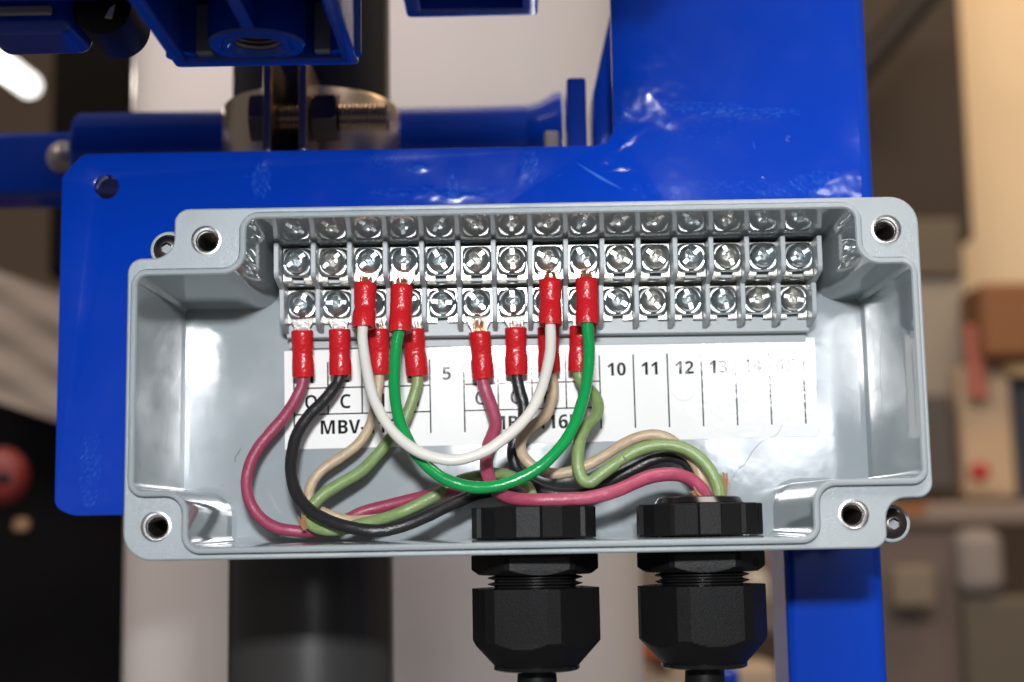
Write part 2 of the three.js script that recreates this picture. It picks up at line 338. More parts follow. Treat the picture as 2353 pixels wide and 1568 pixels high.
  for (const tier of [1, 2]) for (let i = 0; i < 15; i++) {
    const c = pole(tier, i), zf = tier === 1 ? -25.5 : -34.5;
    place('contact_bar', barG, M.nickel, strip, V(c.x, c.y, zf - 3.6));
    const tx = rr(-0.06, 0.06) + 0.01, ty = rr(-0.06, 0.06), tz = rr(-0.05, 0.05);
    place('clamp_plate', clampG, rnd() < 0.35 ? M.zincDull : M.zinc, strip, V(c.x + rr(-0.1, 0.1), c.y - 0.1, zf - 1.75), [tx, ty, tz]);
    place('terminal_screw', headG, rnd() < 0.35 ? M.screwWarm : M.zincScrew, strip, V(c.x + rr(-0.12, 0.12), c.y + rr(-0.1, 0.1), zf - 0.75), [rr(-0.05, 0.05), rr(-0.05, 0.05), ang[tier][i] * Math.PI / 180]);
  }
}

// ------------------------------------------------------------------ wires with crimped fork terminals
const wireMat = (r, g, b, ro = 0.4, bump = 0.00006) => phy({ color: lin(r, g, b), roughness: ro, map: rep(mottleT, 9, 14), bumpMap: rep(grainT, 10, 22), bumpScale: bump });
M.pink = wireMat(0.41, 0.062, 0.125, 0.38); M.pink2 = wireMat(0.48, 0.08, 0.15, 0.38);
M.cream = wireMat(0.66, 0.50, 0.33, 0.42); M.leaf = wireMat(0.28, 0.40, 0.15, 0.38);
M.rubber = wireMat(0.022, 0.022, 0.023, 0.33); M.white = wireMat(0.74, 0.725, 0.67, 0.26, 0.00002); M.green = wireMat(0.0055, 0.28, 0.066, 0.2, 0.00003); M.white.map = M.green.map = null; M.white.color.setRGB(0.68, 0.66, 0.61);
const STRANDS = 11;
function tubeAlong(pts, r, seg) {
  const curve = new THREE.CatmullRomCurve3(pts, false, 'centripetal');
  const len = curve.getLength(), g = new THREE.TubeGeometry(curve, seg ?? Math.max(40, Math.round(len * 1.6)), r, 20);
  const uv = g.attributes.uv, pos = g.attributes.position, nor = g.attributes.normal, q = rr(0, 60);
  for (let i = 0; i < uv.count; i++) {
    const l = uv.getX(i) * len, a = uv.getY(i) * 2 * Math.PI;
    const d = r * 0.07 * (vnoise(q + l * 0.22, 3, 256) - 0.5) + r * 0.06 * (vnoise(q + l * 0.5, 9 + 1.2 * Math.cos(a), 256, 1) - 0.5) + r * 0.03 * (vnoise(l * 1.6, 30 + 2 * Math.cos(a) + 2 * Math.sin(a), 256, 2) - 0.5);
    const jx = 0.22 * (vnoise(q + l * 0.13, 60, 256) - 0.5), jy = 0.22 * (vnoise(q + l * 0.16, 80, 256, 1) - 0.5);
    pos.setXYZ(i, pos.getX(i) + nor.getX(i) * d + jx, pos.getY(i) + nor.getY(i) * d + jy, pos.getZ(i) + nor.getZ(i) * d);
    uv.setXY(i, uv.getY(i) * 2 * Math.PI * r, l);
  }
  g.computeVertexNormals();
  return g;
}
function frameGeo(g, o, down, n) {                    // local y runs up the crimp, local z outwards
  const y = down.clone().negate().normalize(), z = n.clone().addScaledVector(y, -n.dot(y)).normalize(), x = y.clone().cross(z);
  g.applyMatrix4(new THREE.Matrix4().makeBasis(x, y, z).setPosition(o)); return g;
}
function sleeveGeo(L) {
  const w0 = rr(0.46, 0.56), pinch = rr(2.3, 2.46), flare = rr(2.68, 2.84), flatten = rr(0.82, 0.95), skew = rr(-0.12, 0.12);
  const p = [[1.5, 0.25], [2.45, 0], [2.68, -0.25], [2.66, -1.2], [2.6, -3], [2.54, -L * (w0 - 0.09)], [pinch, -L * w0], [pinch + 0.08, -L * (w0 + 0.05)], [flare - 0.1, -L * (w0 + 0.13)], [flare, -L * (w0 + 0.24)], [2.72, -L + 0.5], [2.66, -L], [2.35, -L + 0.02], [1.5, -L + 0.6]];
  const g = lathe(p, 36);
  const uv = g.attributes.uv, pos = g.attributes.position; for (let i = 0; i < uv.count; i++) uv.setXY(i, uv.getX(i) * 17, pos.getY(i));
  const sq = g.attributes.position; for (let i = 0; i < sq.count; i++) { const dent = Math.exp(-Math.pow((sq.getY(i) + L * w0) / 1.3, 2)); sq.setZ(i, sq.getZ(i) * (flatten - 0.1 * dent)); sq.setX(i, sq.getX(i) * (1 + 0.04 * dent) + skew * dent); }
  return crease(g, 50);
}
function crimp(wire, top, bottom, screw, strands = STRANDS, proud = 2.2) {
  const L = top.distanceTo(bottom), down = bottom.clone().sub(top).normalize(), N = V(0, 0, 1);
  part('crimp_sleeve', frameGeo(sleeveGeo(L), top, down, N), M.sleeve, wire);
  const reach = Math.max(3.2, top.distanceTo(screw) - 0.3);
  const tongue = extrude(poly([[-1.9, -1.2], [1.9, -1.2], [1.95, 0.7], [2.75, 2.2], [2.9, reach], [1.6, reach], [1.6, 3.4], [-1.6, 3.4], [-1.6, reach], [-2.9, reach], [-2.75, 2.2], [-1.95, 0.7]]), 0.5, 0.12, 1);
  tongue.translate(0, 0, -0.9);
  const dirT = screw.clone().sub(top); dirT.z = screw.z - 1.9 - (top.z - 0.9); const dn = dirT.normalize().negate();
  part('fork_tongue', frameGeo(tongue, top, dn, N), M.tin, wire);
  const sg = [];
  for (let k = 0; k < strands; k++) {
    const x = (k / Math.max(1, strands - 1) - 0.5) * 2.9 + rr(-0.08, 0.08), h = proud + rr(-0.7, 0.4);
    const c = new THREE.CatmullRomCurve3([V(x * 0.85, -1.5, 0.3), V(x * 0.95, 0.3, 0.35 + rr(0, 0.5)), V(x * 0.92 + rr(-0.12, 0.12), h, rr(-0.35, -0.05))]);
    sg.push(new THREE.TubeGeometry(c, 6, 0.15, 6));
  }
  if (strands) part('copper_strands', frameGeo(merge(sg), top, dn, N), M.copper, wire);
}
const P3 = (list) => list.map(([x, y, z]) => at(x, y, z));
function fieldWire(label, group, poleIx, top, bottom, path, mat, r, strands, proud) {
  const t = at(...top), b = at(...bottom), dir = b.clone().sub(t).normalize();
  const w = thing('insulated_wire', label, 'wire', b.clone(), group);
  crimp(w, t, b, pole(2, poleIx), strands, proud);
  const pts = [b.clone().addScaledVector(dir, -5), b.clone().addScaledVector(dir, -1), ...P3(path)];
  part('insulation', tubeAlong(pts, r), mat, w);
  return w;
}
const GL = 'wires from the left cable gland', GR = 'wires from the right cable gland';
fieldWire('pink wire making the outermost loop down the left side of the box', GL, 0, [694, 760, -37], [697, 866, -38.6],
  [[694, 885, -38.7], [686, 903, -38.7], [671, 932, -38], [649, 964, -37], [616, 1001, -36], [589, 1037, -35], [571, 1077, -34], [566, 1119, -33], [576, 1159, -32], [599, 1192, -31.5], [639, 1215, -31], [682, 1221, -31], [718, 1221, -32], [760, 1211, -34.5], [804, 1190, -37], [847, 1173, -38], [913, 1156, -38], [972, 1141, -37], [1060, 1124, -33], [1140, 1122, -29], [1192, 1137, -27], [1204, 1190, -26]], M.pink, 1.4, 2, 0.5);
fieldWire('black wire from the second lower terminal, sweeping over the other left wires', GL, 1, [780, 757, -37], [782, 862, -38.5],
  [[778, 876, -38.5], [768, 892, -38], [744, 922, -37], [708, 958, -35.5], [683, 997, -34], [671, 1043, -32], [669, 1086, -30], [679, 1129, -28], [705, 1165, -26], [748, 1194, -24], [800, 1212, -22.5], [857, 1221, -22], [913, 1213, -22.5], [979, 1188, -24], [1034, 1161, -26], [1090, 1137, -28], [1150, 1127, -28], [1203, 1142, -22], [1215, 1190, -22]], M.rubber, 1.48, 3, 0.8);
fieldWire('cream wire from the third lower terminal, bent back at the left corner', GL, 2, [869, 757, -37], [870.5, 859, -38.5],
  [[870, 880, -38.6], [868, 900, -38.7], [860, 945, -38.3], [848, 984, -37.5], [824, 1020, -36.5], [781, 1053, -36], [741, 1080, -35.5], [718, 1110, -35], [711, 1140, -35], [717, 1164, -35], [741, 1176, -35], [774, 1189, -35], [804, 1197, -35.5], [850, 1192, -38.2], [930, 1170, -40.8], [1000, 1146, -40.2], [1080, 1130, -36.5], [1160, 1132, -31.5], [1214, 1150, -27.5], [1226, 1190, -26.5]], M.cream, 1.22, 7, 2.2);
fieldWire('light green wire from the fourth lower terminal, crossing behind the white jumper', GL, 3, [950, 757, -37], [959, 863, -38.5],
  [[960, 880, -38.5], [955, 900, -38.4], [942, 938, -38], [926, 971, -37.5], [896, 1007, -36.5], [863, 1050, -35], [827, 1086, -33.5], [781, 1113, -32], [744, 1136, -31], [718, 1162, -30.2], [705, 1188, -29.4], [720, 1209, -28.4], [752, 1219, -27.6], [788, 1217, -27.8], [825, 1206, -29.5], [863, 1198, -31], [929, 1175, -33.5], [995, 1142, -34], [1056, 1105, -35], [1108, 1093, -36.5], [1148, 1090, -36.5], [1182, 1098, -34], [1216, 1126, -30], [1232, 1190, -28]], M.leaf, 1.4, 5, 1.6);
fieldWire('pink wire lying across the top of the left gland nut', GR, 5, [1102, 763, -37], [1110, 870, -38.6],
  [[1112, 886, -38.7], [1118, 903, -38.7], [1130, 938, -38], [1138, 972, -37], [1132, 1000, -35.5], [1122, 1027, -34], [1117, 1060, -31.5], [1122, 1096, -28], [1141, 1128, -23], [1174, 1146, -19], [1224, 1150.5, -16], [1290, 1149, -15.5], [1356, 1143, -16], [1421, 1126, -17], [1493, 1097, -19], [1545, 1090, -20], [1585, 1101, -21], [1611, 1122, -21.5], [1623, 1143, -22], [1626, 1190, -22]], M.pink2, 1.55, 13, 2.9);
fieldWire('black wire from the seventh lower terminal, passing behind the green jumper', GR, 6, [1185, 753, -37], [1187, 861, -38.5],
  [[1189, 876, -38.6], [1193, 895, -38.6], [1203, 931, -38.6], [1201, 970, -38.8], [1184, 1005, -38.8], [1177, 1045, -38.5], [1189, 1079, -38], [1214, 1109, -36.5], [1243, 1127, -35], [1290, 1138, -34], [1340, 1134, -33.5], [1387, 1113, -33], [1453, 1080, -32], [1506, 1055, -31.5], [1545, 1051, -31], [1575, 1064, -30], [1598, 1094, -28.5], [1612, 1130, -27.5], [1616, 1190, -27]], M.rubber, 1.45, 4, 1.6);
fieldWire('cream wire from the eighth lower terminal with an S bend', GR, 7, [1260, 752, -37], [1262, 856, -38.5],
  [[1270, 872, -38.6], [1272, 895, -38.5], [1264, 931, -37.5], [1253, 957, -36], [1228, 977, -34], [1206, 997, -32.5], [1197, 1020, -31.5], [1201, 1046, -30.5], [1222, 1071, -30], [1263, 1088, -29.5], [1306, 1086, -29.5], [1349, 1071, -29.5], [1389, 1048, -29], [1438, 1018, -28], [1470, 1005, -27.5], [1502, 1001, -27.2], [1535, 1008, -27], [1570, 1034, -26.6], [1597, 1067, -26.4], [1611, 1097, -26], [1621, 1125, -25.5], [1630, 1190, -25]], M.cream, 1.3, 4, 1.2);
fieldWire('light green wire from the ninth lower terminal with a deep kink', GR, 8, [1334, 750, -37], [1331, 854, -38.2],
  [[1333, 868, -38.2], [1343, 886, -37.5], [1364, 908, -35.5], [1374, 934, -33.5], [1369, 957, -31.5], [1347, 981, -29], [1333, 1007, -27], [1328, 1043, -25.5], [1329.5, 1079, -25], [1341, 1104, -24.5], [1357, 1107, -24.2], [1377, 1094, -24], [1415, 1066, -24], [1455, 1040, -24], [1503, 1024, -23.5], [1545, 1024, -23], [1585, 1038, -22.5], [1618, 1063, -22], [1641, 1096, -21.5], [1652, 1126, -21.5], [1656, 1190, -21.8]], M.leaf, 1.48, 0);

function jumper(label, ends, path, mat, r) {
  const [[iA, tA, bA], [iB, tB, bB]] = ends.map(([i, t, b]) => [i, at(...t), at(...b)]);
  const w = thing('jumper_wire', label, 'wire', bA.clone(), 'jumper wires between upper terminals');
  crimp(w, tA, bA, pole(1, iA), 12, 2.0); crimp(w, tB, bB, pole(1, iB), 12, 1.9);
  const dA = bA.clone().sub(tA).normalize(), dB = bB.clone().sub(tB).normalize();
  part('insulation', tubeAlong([bA.clone().addScaledVector(dA, -5), bA.clone().addScaledVector(dA, -1), ...P3(path), bB.clone().addScaledVector(dB, -1), bB.clone().addScaledVector(dB, -5)], r, 160), mat, w);
}
jumper('white jumper wire looping from the third to the eighth upper terminal', [[2, [839.5, 652, -27], [835, 753, -25.6]], [7, [1264.6, 644, -27], [1264.6, 748, -25.6]]],
  [[832.5, 775, -25], [836.5, 812, -24], [846.5, 872, -21.5], [863, 925, -19.5], [892, 977, -17.5], [931, 1019, -16], [978, 1046, -15], [1036, 1058, -14.5], [1100, 1043, -15], [1161, 1007, -16], [1207, 961, -17.5], [1240, 905, -20], [1257, 846, -22.5], [1265, 796, -24.3]], M.white, 1.3);
jumper('green jumper wire looping from the fourth to the ninth upper terminal', [[3, [923, 657, -27], [919, 764, -25.6]], [8, [1348, 642, -27], [1350, 746, -25.6]]],
  [[912.5, 780, -25.4], [907.5, 819, -24.8], [906, 878, -23.5], [910, 928, -22], [923, 984, -20.7], [952, 1037, -19.5], [994, 1082, -18.5], [1034, 1107, -18], [1092, 1121, -17.5], [1148, 1117, -17], [1207, 1094.5, -17], [1257, 1060, -17.5], [1293, 1023, -18.5], [1322, 971, -20], [1342, 911, -22], [1351, 855, -23.5], [1353, 796, -24.8]], M.green, 1.38);

// ------------------------------------------------------------------ cable glands and cables
function chamferedHex(R, h, c, turn, coneTop, coneBottom) {           // six-sided prism with cut edges, its ends rounded off by a cone
  const A = R * Math.cos(Math.PI / 6 - c), B = R * Math.cos(c), angles = [];
  for (let k = 0; k < 180; k++) angles.push(k * Math.PI / 90);
  for (let k = 0; k < 6; k++) for (const q of [-c, c]) angles.push((k * Math.PI / 3 + turn + q + 4 * Math.PI) % (2 * Math.PI));
  angles.sort((a, b) => b - a);
  const radius = (t) => { let r = 1e9; for (let k = 0; k < 6; k++) for (const [d, f] of [[A, (k + 0.5) * Math.PI / 3 + turn], [B, k * Math.PI / 3 + turn]]) { const q = Math.cos(t - f); if (q > 0.2) r = Math.min(r, d / q); } return r; };
  const levels = [];
  for (let k = 0; k <= 14; k++) levels.push([coneBottom[1] * k / 14, coneBottom[0] + (R + 0.02 - coneBottom[0]) * k / 14]);
  for (let k = 0; k <= 6; k++) levels.push([h - coneTop[1] * (1 - k / 6), R + 0.02 + (coneTop[0] - R - 0.02) * k / 6]);
  const ring = ([y, cone]) => angles.map((t) => { const r = Math.min(radius(t), cone); return V(r * Math.cos(t), y, r * Math.sin(t)); });
  const rings = levels.map(ring);
  rings.unshift(rings[0].map((p) => V(p.x * 0.02, p.y, p.z * 0.02))); rings.push(rings[rings.length - 1].map((p) => V(p.x * 0.02, p.y, p.z * 0.02)));
  return crease(loft(rings), 20);
}
const font = await new FontLoader().loadAsync('fonts/droid/droid_sans_regular.typeface.json');
function gland(cx, cz, turns, label, cabLabel, raised) {
  const o = thing('cable_gland', label, 'cable gland', V(cx, -64, cz), 'black cable glands through the box floor');
  const yIn = -35.0, yOut = -38.75;
  // inner lock nut: scalloped ring
  const lp = []; const n = 8;
  for (let k = 0; k < n; k++) { const a = k / n * Math.PI * 2 + turns[0]; for (const [s, r] of [[-0.2, 13.6], [-0.16, 14.45], [0.16, 14.45], [0.2, 13.6]]) lp.push([r * Math.cos(a + s), r * Math.sin(a + s)]); }
  const ls = poly(lp); const hole = new THREE.Path(); hole.absarc(0, 0, 9.6, 0, Math.PI * 2, true); ls.holes.push(hole);
  const lg = extrude(ls, 6.5, 0.35, 2, 24); lg.rotateX(-Math.PI / 2); lg.translate(cx, yIn + 0.15, cz);
  part('lock_nut', crease(lg, 22), M.black, o);
  const th = [[9.5, yOut - 4]]; const topY = yIn + (raised ? 8.6 : 6.6);
  th.push([9.5, topY - 1.4], [9.4, topY - 0.4], [8.9, topY], [6.2, topY], [5.2, topY - 2], [5.2, yOut - 4]);
  const tg = lathe(th, 56); tg.translate(cx, 0, cz);
  part('threaded_stub', crease(tg, 30), M.blackShiny, o);
  if (raised) { const f = lathe([[9.6, topY - 1.8], [10.2, topY - 1.4], [9.4, topY - 0.2], [8.6, topY + 0.05]], 56); f.translate(cx, 0, cz); part('stub_collar', crease(f, 30), M.blackShiny, o); }
  const fl = chamferedHex(14.6, 4.6, 0.05, turns[1], [14.2, 0.4], [13.0, 1.2]); fl.translate(cx, yOut - 4.6, cz);
  const flange = part('hex_flange', fl, M.black, o), phi = turns[1] + Math.PI / 6, face = 14.6 * Math.cos(Math.PI / 6 - 0.05);
  const onFace = (g) => { g.translate(0, 0, face - 0.05); g.rotateY(Math.PI / 2 - phi); g.translate(cx, yOut - 2.6, cz); return g; };
  if (raised) { const f0 = lathe([[0.75, 0], [0.75, 0.16], [1.0, 0.16], [1.05, 0]], 24); f0.rotateX(Math.PI / 2); f0.translate(1.6, -0.2, 0); part('moulding_ring', onFace(f0), M.black, flange); }
  else { const tx = new TextGeometry('IN 1L 6', { font, size: 1.0, depth: 0.16, curveSegments: 3 }); tx.computeBoundingBox(); tx.translate(-tx.boundingBox.max.x / 2, -1.1, 0); part('moulded_marking', onFace(tx), M.black, flange); }
  const y0 = yOut - 4.5, nk = [[8, y0]];
  for (let k = 0; k < 3; k++) nk.push([9.4, y0 - 0.35 - k * 1.35], [10.9, y0 - 0.75 - k * 1.35], [10.9, y0 - 1.0 - k * 1.35], [9.4, y0 - 1.45 - k * 1.35]);
  nk.push([9.4, y0 - 6]); const ng = lathe(nk, 56); 
  { const p = ng.attributes.position; for (let i = 0; i < p.count; i++) { const a = Math.atan2(p.getZ(i), p.getX(i)); p.setY(i, p.getY(i) + Math.sin(a) * 0.22); } }
  ng.translate(cx, 0, cz); part('threaded_neck', crease(ng, 30), M.blackShiny, o);
  const dn = chamferedHex(14.75, 17.4, 0.105, turns[2], [14.7, 0.25], [9.6, 5.6]); dn.translate(cx, yOut - 25.1, cz);
  part('dome_nut', dn, M.black, o);
  const rg = lathe([[4.7, yOut - 24.5], [4.7, yOut - 26.2], [9.2, yOut - 26.2], [9.75, yOut - 25.9], [9.8, yOut - 25.2], [9.2, yOut - 24.5]], 56); rg.translate(cx, 0, cz);
  part('end_ring', crease(rg, 35), M.blackShiny, o);
  const cable = thing('power_cable', cabLabel, 'cable', V(cx, -190, cz), 'black cables under the glands');
  const cg = lathe([[4.3, yOut - 18], [4.35, yOut - 26], [4.6, yOut - 30], [4.65, -120], [4.65, -190], [0, -190]], 40); cg.translate(cx, 0, cz);
  part('sheath', cg, M.black, cable);
}
gland(1.42, -24, [0.28, 0.98, 0.26], 'black plastic cable gland with the pink wire lying on its lock nut', 'black cable leaving the gland that stands in front of the pale tank', false);
gland(39.6, -24, [0.05, 0.05, 0.925], 'black plastic cable gland with wires fanning out of its raised stub', 'black cable leaving the gland beside the grey conduit', true);

// filler fibres where the cable sheath was cut
function fibres(base, dir, n, label) {
  const o = thing('jute_filler', label, 'fibre', base, 'tufts of cable filler');
  const gs = [];
  for (let k = 0; k < n; k++) {
    const s = base.clone().add(V(rr(-0.7, 0.7), rr(-0.4, 0.2), rr(-0.6, 0.6))), l = rr(0.55, 1);
    gs.push(new THREE.TubeGeometry(new THREE.CatmullRomCurve3([s, s.clone().addScaledVector(dir, 0.5 * l).add(V(rr(-0.3, 0.3), 0, rr(-0.4, 0.4))), s.clone().addScaledVector(dir, l).add(V(rr(-0.5, 0.5), rr(-0.4, 0.4), rr(-0.5, 0.5)))]), 8, 0.09, 5));
  }
  const m = part('fibre_tuft', merge(gs), std({ color: lin(0.42, 0.22, 0.10), roughness: 0.85 }), o); m.userData.kind = 'stuff';
}
fibres(at(1662, 1148, -23), V(0.4, 6.4, 0.6), 46, 'short brown fibre tuft standing beside the light green wire at the gland');
fibres(at(700, 1216, -27), V(-0.7, 3.2, 1.0), 24, 'frayed brown fibre tuft under the black wire bend');
fibres(at(1612, 1146, -18), V(-2.6, 2.4, 0.4), 16, 'thin brown fibre tuft left of the pink wire at the gland');
function hair(label, pts, r = 0.032) {
  const o = thing('loose_thread', label, 'thread', pts[0].clone(), 'loose threads on the box floor');
  part('strand', new THREE.TubeGeometry(new THREE.CatmullRomCurve3(pts), 60, r, 5), std({ color: lin(0.11, 0.07, 0.045), roughness: 1 }), o);
}
hair('long thin brown thread rising across the floor to the label', P3([[1674, 1128, -33], [1680, 1105, -38], [1692, 1085, -43], [1715, 1062, -44.5], [1732, 1035, -44.6], [1748, 1018, -44.6], [1772, 1006, -44.6], [1788, 996, -44.6], [1798, 976, -44.6]]));
hair('short curled thread on the light green wire kink', P3([[1432, 1048, -22], [1440, 1062, -22], [1430, 1078, -22], [1424, 1072, -22], [1434, 1064, -22], [1442, 1070, -22]]), 0.06);
hair('short dark thread on the bare floor left of the pink loop', P3([[553, 1030, -44.8], [547, 1042, -44.8], [541, 1050, -44.8], [540, 1062, -44.8]]), 0.06);

{
  const specks = [], o = thing('dust_specks', null, null, V(0, -35, -20), null, 'stuff');
  for (let k = 0; k < 46; k++) {
    const g = new THREE.IcosahedronGeometry(rr(0.07, k % 9 ? 0.16 : 0.3), 0); g.scale(rr(0.6, 1.6), 0.6, rr(0.6, 1.4)); g.rotateY(rr(0, 6));
    if (k < 30) g.translate(rr(-68, 58), -34.95, rr(-40, -4)); else g.translate(rr(-80, 80), rr(-22, 10), -44.9);
    specks.push(g);
  }
  part('specks', merge(specks), std({ color: lin(0.05, 0.045, 0.04), roughness: 0.95 }), o);
}

// ------------------------------------------------------------------ blue mounting plate with folded edge
const ZP = -58;
{
  const P = (x, y) => { const p = at(x, y, ZP); return [p.x, p.y]; };
  const yT = 66.6, yB = -27.6, xL = -120.0, xU = 24.8, xR = 89.4, yTop = 150;
  const s = new THREE.Shape();
  s.moveTo(xL, yB + 4.2); s.quadraticCurveTo(xL + 0.2, yB + 2.4, xL + 1.4, yB + 1.6); s.quadraticCurveTo(xL + 4, yB, xL + 6.5, yB); s.lineTo(xR, yB); s.lineTo(xR, yTop); s.lineTo(xU, yTop);
  s.lineTo(xU, yT + 6.2); s.quadraticCurveTo(xU, yT, xU - 6.2, yT); s.lineTo(xL + 6.6, yT + 0.2); s.quadraticCurveTo(xL + 5.2, yT + 0.1, xL + 4.0, yT - 1.2); s.lineTo(xL + 1.0, yT - 4.6); s.quadraticCurveTo(xL, yT - 5.8, xL, yT - 7.2); s.lineTo(xL, yB + 4.2);
  const h = new THREE.Path(), hc = at(245, 430, ZP); h.absarc(hc.x, hc.y, 3.15, 0, Math.PI * 2, true); s.holes.push(h);
  const g = extrude(s, 2.9, 0.35, 3, 16); g.translate(0, 0, ZP - 2.55 - 0.0);
  g.translate(0, 0, -0.35);
  const gg = crease(g, 30), pos = gg.attributes.position, uv = gg.attributes.uv;
  for (let i = 0; i < pos.count; i++) uv.setXY(i, (pos.getX(i) + 125) / 240, (pos.getY(i) + 30) / 240);
  // surface: paint with scuffs, rubbed patches and scratches
  const N = 1536, c = document.createElement('canvas'); c.width = c.height = N; const q = c.getContext('2d');
  q.fillStyle = 'rgb(5,57,174)'; q.fillRect(0, 0, N, N);
  const MX = (x) => (x + 125) / 240 * N, MY = (y) => N - (y + 30) / 240 * N;
  const tex = new THREE.CanvasTexture(c);
  q.strokeStyle = 'rgba(120,160,230,0.4)'; q.lineCap = 'round';
  for (let k = 0; k < 26; k++) { const x = MX(rr(-118, 88)), y = MY(rr(-25, 110)), a = rr(0, 6.28), l = rr(2, 12); q.lineWidth = rr(0.6, 1.4); q.beginPath(); q.moveTo(x, y); q.lineTo(x + Math.cos(a) * l, y + Math.sin(a) * l); q.stroke(); }
  for (let k = 0; k < 9; k++) { const p = P(1325 + k * 6, 375 + k * 3.5); q.lineWidth = 0.9; q.beginPath(); q.moveTo(MX(p[0]), MY(p[1])); q.lineTo(MX(p[0] + 6.5), MY(p[1] - 4.8 + k * 0.1)); q.stroke(); }
  const rub = (px, py, rx, ry, n, tilt) => { const p = P(px, py); for (let k = 0; k < n; k++) { const a = rr(0, 6.28), t = Math.sqrt(rnd()), x = Math.cos(a) * t * rx, y = Math.sin(a) * t * ry, l = rr(1.5, 7); q.strokeStyle = `rgba(${150 + rr(0, 90) | 0},${180 + rr(0, 60) | 0},240,${rr(0.03, 0.16)})`; q.lineWidth = rr(0.6, 1.6); const X = MX(p[0] + x / 9), Y = MY(p[1] - y / 9); q.beginPath(); q.moveTo(X, Y); q.lineTo(X + Math.cos(tilt) * l, Y + Math.sin(tilt) * l); q.stroke(); } };
  rub(600, 412, 24, 42, 220, 1.5); rub(955, 388, 24, 10, 90, 0.3); rub(875, 370, 60, 20, 60, 2.2); rub(1000, 442, 160, 12, 200, 0.2); rub(1215, 390, 22, 40, 190, -1.0); rub(1040, 430, 14, 30, 110, 1.4); rub(1560, 250, 150, 16, 260, 0.15); rub(1720, 262, 120, 14, 200, -0.1); rub(1890, 418, 80, 26, 300, 0.8); rub(1850, 440, 130, 10, 160, 0.7); rub(1640, 430, 200, 16, 200, 0.4); rub(205, 1080, 26, 90, 200, -0.9); rub(1560, 300, 170, 60, 130, 0.2);
  tex.colorSpace = THREE.SRGBColorSpace; tex.needsUpdate = true;
  // uneven surface: slow waves, orange peel, a dent near the inner corner and a few runs and pinholes in the paint
  const BN = 1024, bd = new Float32Array(BN * BN * 4);
  const blob = (px, py, rx, ry, hgt, rot = 0) => { const p = P(px, py), cx = (p[0] + 125) / 240, cy = (p[1] + 30) / 240; return (u, v) => { const dx = (u - cx) * 240, dy = (v - cy) * 240, x = dx * Math.cos(rot) + dy * Math.sin(rot), y = -dx * Math.sin(rot) + dy * Math.cos(rot), t = x * x / rx / rx + y * y / ry / ry; return t > 6 ? 0 : hgt * Math.exp(-t); }; };
  const blobs = [blob(1490, 190, 8.5, 7, 0.66, 0.3), blob(1432, 262, 1.4, 1.8, 0.10), blob(1383, 374, 1.7, 0.9, 0.12, -0.5), blob(1425, 392, 3.2, 0.8, 0.10, -0.1), blob(1806, 316, 0.7, 0.7, 0.1), blob(1757, 409, 0.4, 0.4, 0.05), blob(1425, 335, 5, 1.0, 0.08, 0.6), blob(600, 395, 1.6, 4.5, 0.10), blob(955, 384, 2.2, 1.0, 0.10), blob(1210, 390, 1.6, 4, 0.1, -0.4), blob(1000, 448, 9, 1.2, 0.1), blob(1990, 385, 8, 8, 0.9, 0.4), blob(1900, 425, 4, 2, 0.16, 0.5), blob(1600, 255, 16, 1.8, 0.06, 0.1), blob(1760, 262, 10, 1.6, 0.06, -0.1)];
  for (let j = 0; j < BN; j++) for (let i = 0; i < BN; i++) {
    const u = (i + 0.5) / BN, v = (j + 0.5) / BN;
    const wu = u + 0.02 * (fbm(u * 26, v * 26, 256, 3, 2) - 0.5) , wv = v + 0.02 * (fbm(u * 26, v * 26, 256, 3, 0) - 0.5);
    let hgt = 0.07 * fbm(u * 10, v * 10, 10, 2, 1) + 0.012 * fbm(u * 110, v * 110, 110, 2, 2), blobbed = 0;
    for (const b of blobs) blobbed += b(wu, wv);
    hgt += blobbed * (0.94 + 0.12 * fbm(u * 40, v * 90, 256, 2, 0));
    bd[(j * BN + i) * 4] = bd[(j * BN + i) * 4 + 1] = bd[(j * BN + i) * 4 + 2] = hgt; bd[(j * BN + i) * 4 + 3] = 1;
  }
  const bt = new THREE.DataTexture(bd, BN, BN, THREE.RGBAFormat, THREE.FloatType); bt.magFilter = THREE.LinearFilter; bt.needsUpdate = true;
  const o = thing('mounting_plate', 'glossy blue L-shaped mounting plate behind the junction box, scuffed, with one corner hole', 'mounting plate', V(0, -27.6, ZP));
  part('sheet', gg, phy({ map: tex, roughness: 1, roughnessMap: rep(smudgeT, 0.5), bumpMap: bt, bumpScale: 0.002, color: 0xffffff }), o).material.roughness = 0.42;
  // folded right edge
  const fp = []; const R = 3.4, T = 2.6;
  for (let k = 0; k <= 10; k++) { const a = Math.PI / 2 * (1 - k / 10); fp.push([xR + R * Math.cos(a), ZP - R + R * Math.sin(a) - 0.02]); }
  fp.push([xR + R, ZP - 30]); fp.push([xR + R - T, ZP - 30]);
  for (let k = 10; k >= 0; k--) { const a = Math.PI / 2 * (1 - k / 10); fp.push([xR + (R - T) * Math.cos(a), ZP - R + (R - T) * Math.sin(a)]); }
  const fs = poly(fp.map(([x, z]) => [x, -z])); const fo = extrude(fs, yTop - yB, 0), a = fo.attributes.position;
  for (let i = 0; i < a.count; i++) a.setXYZ(i, a.getX(i), yB + a.getZ(i), -a.getY(i));
  part('folded_edge', crease(fo, 30), M.blue, o);
}
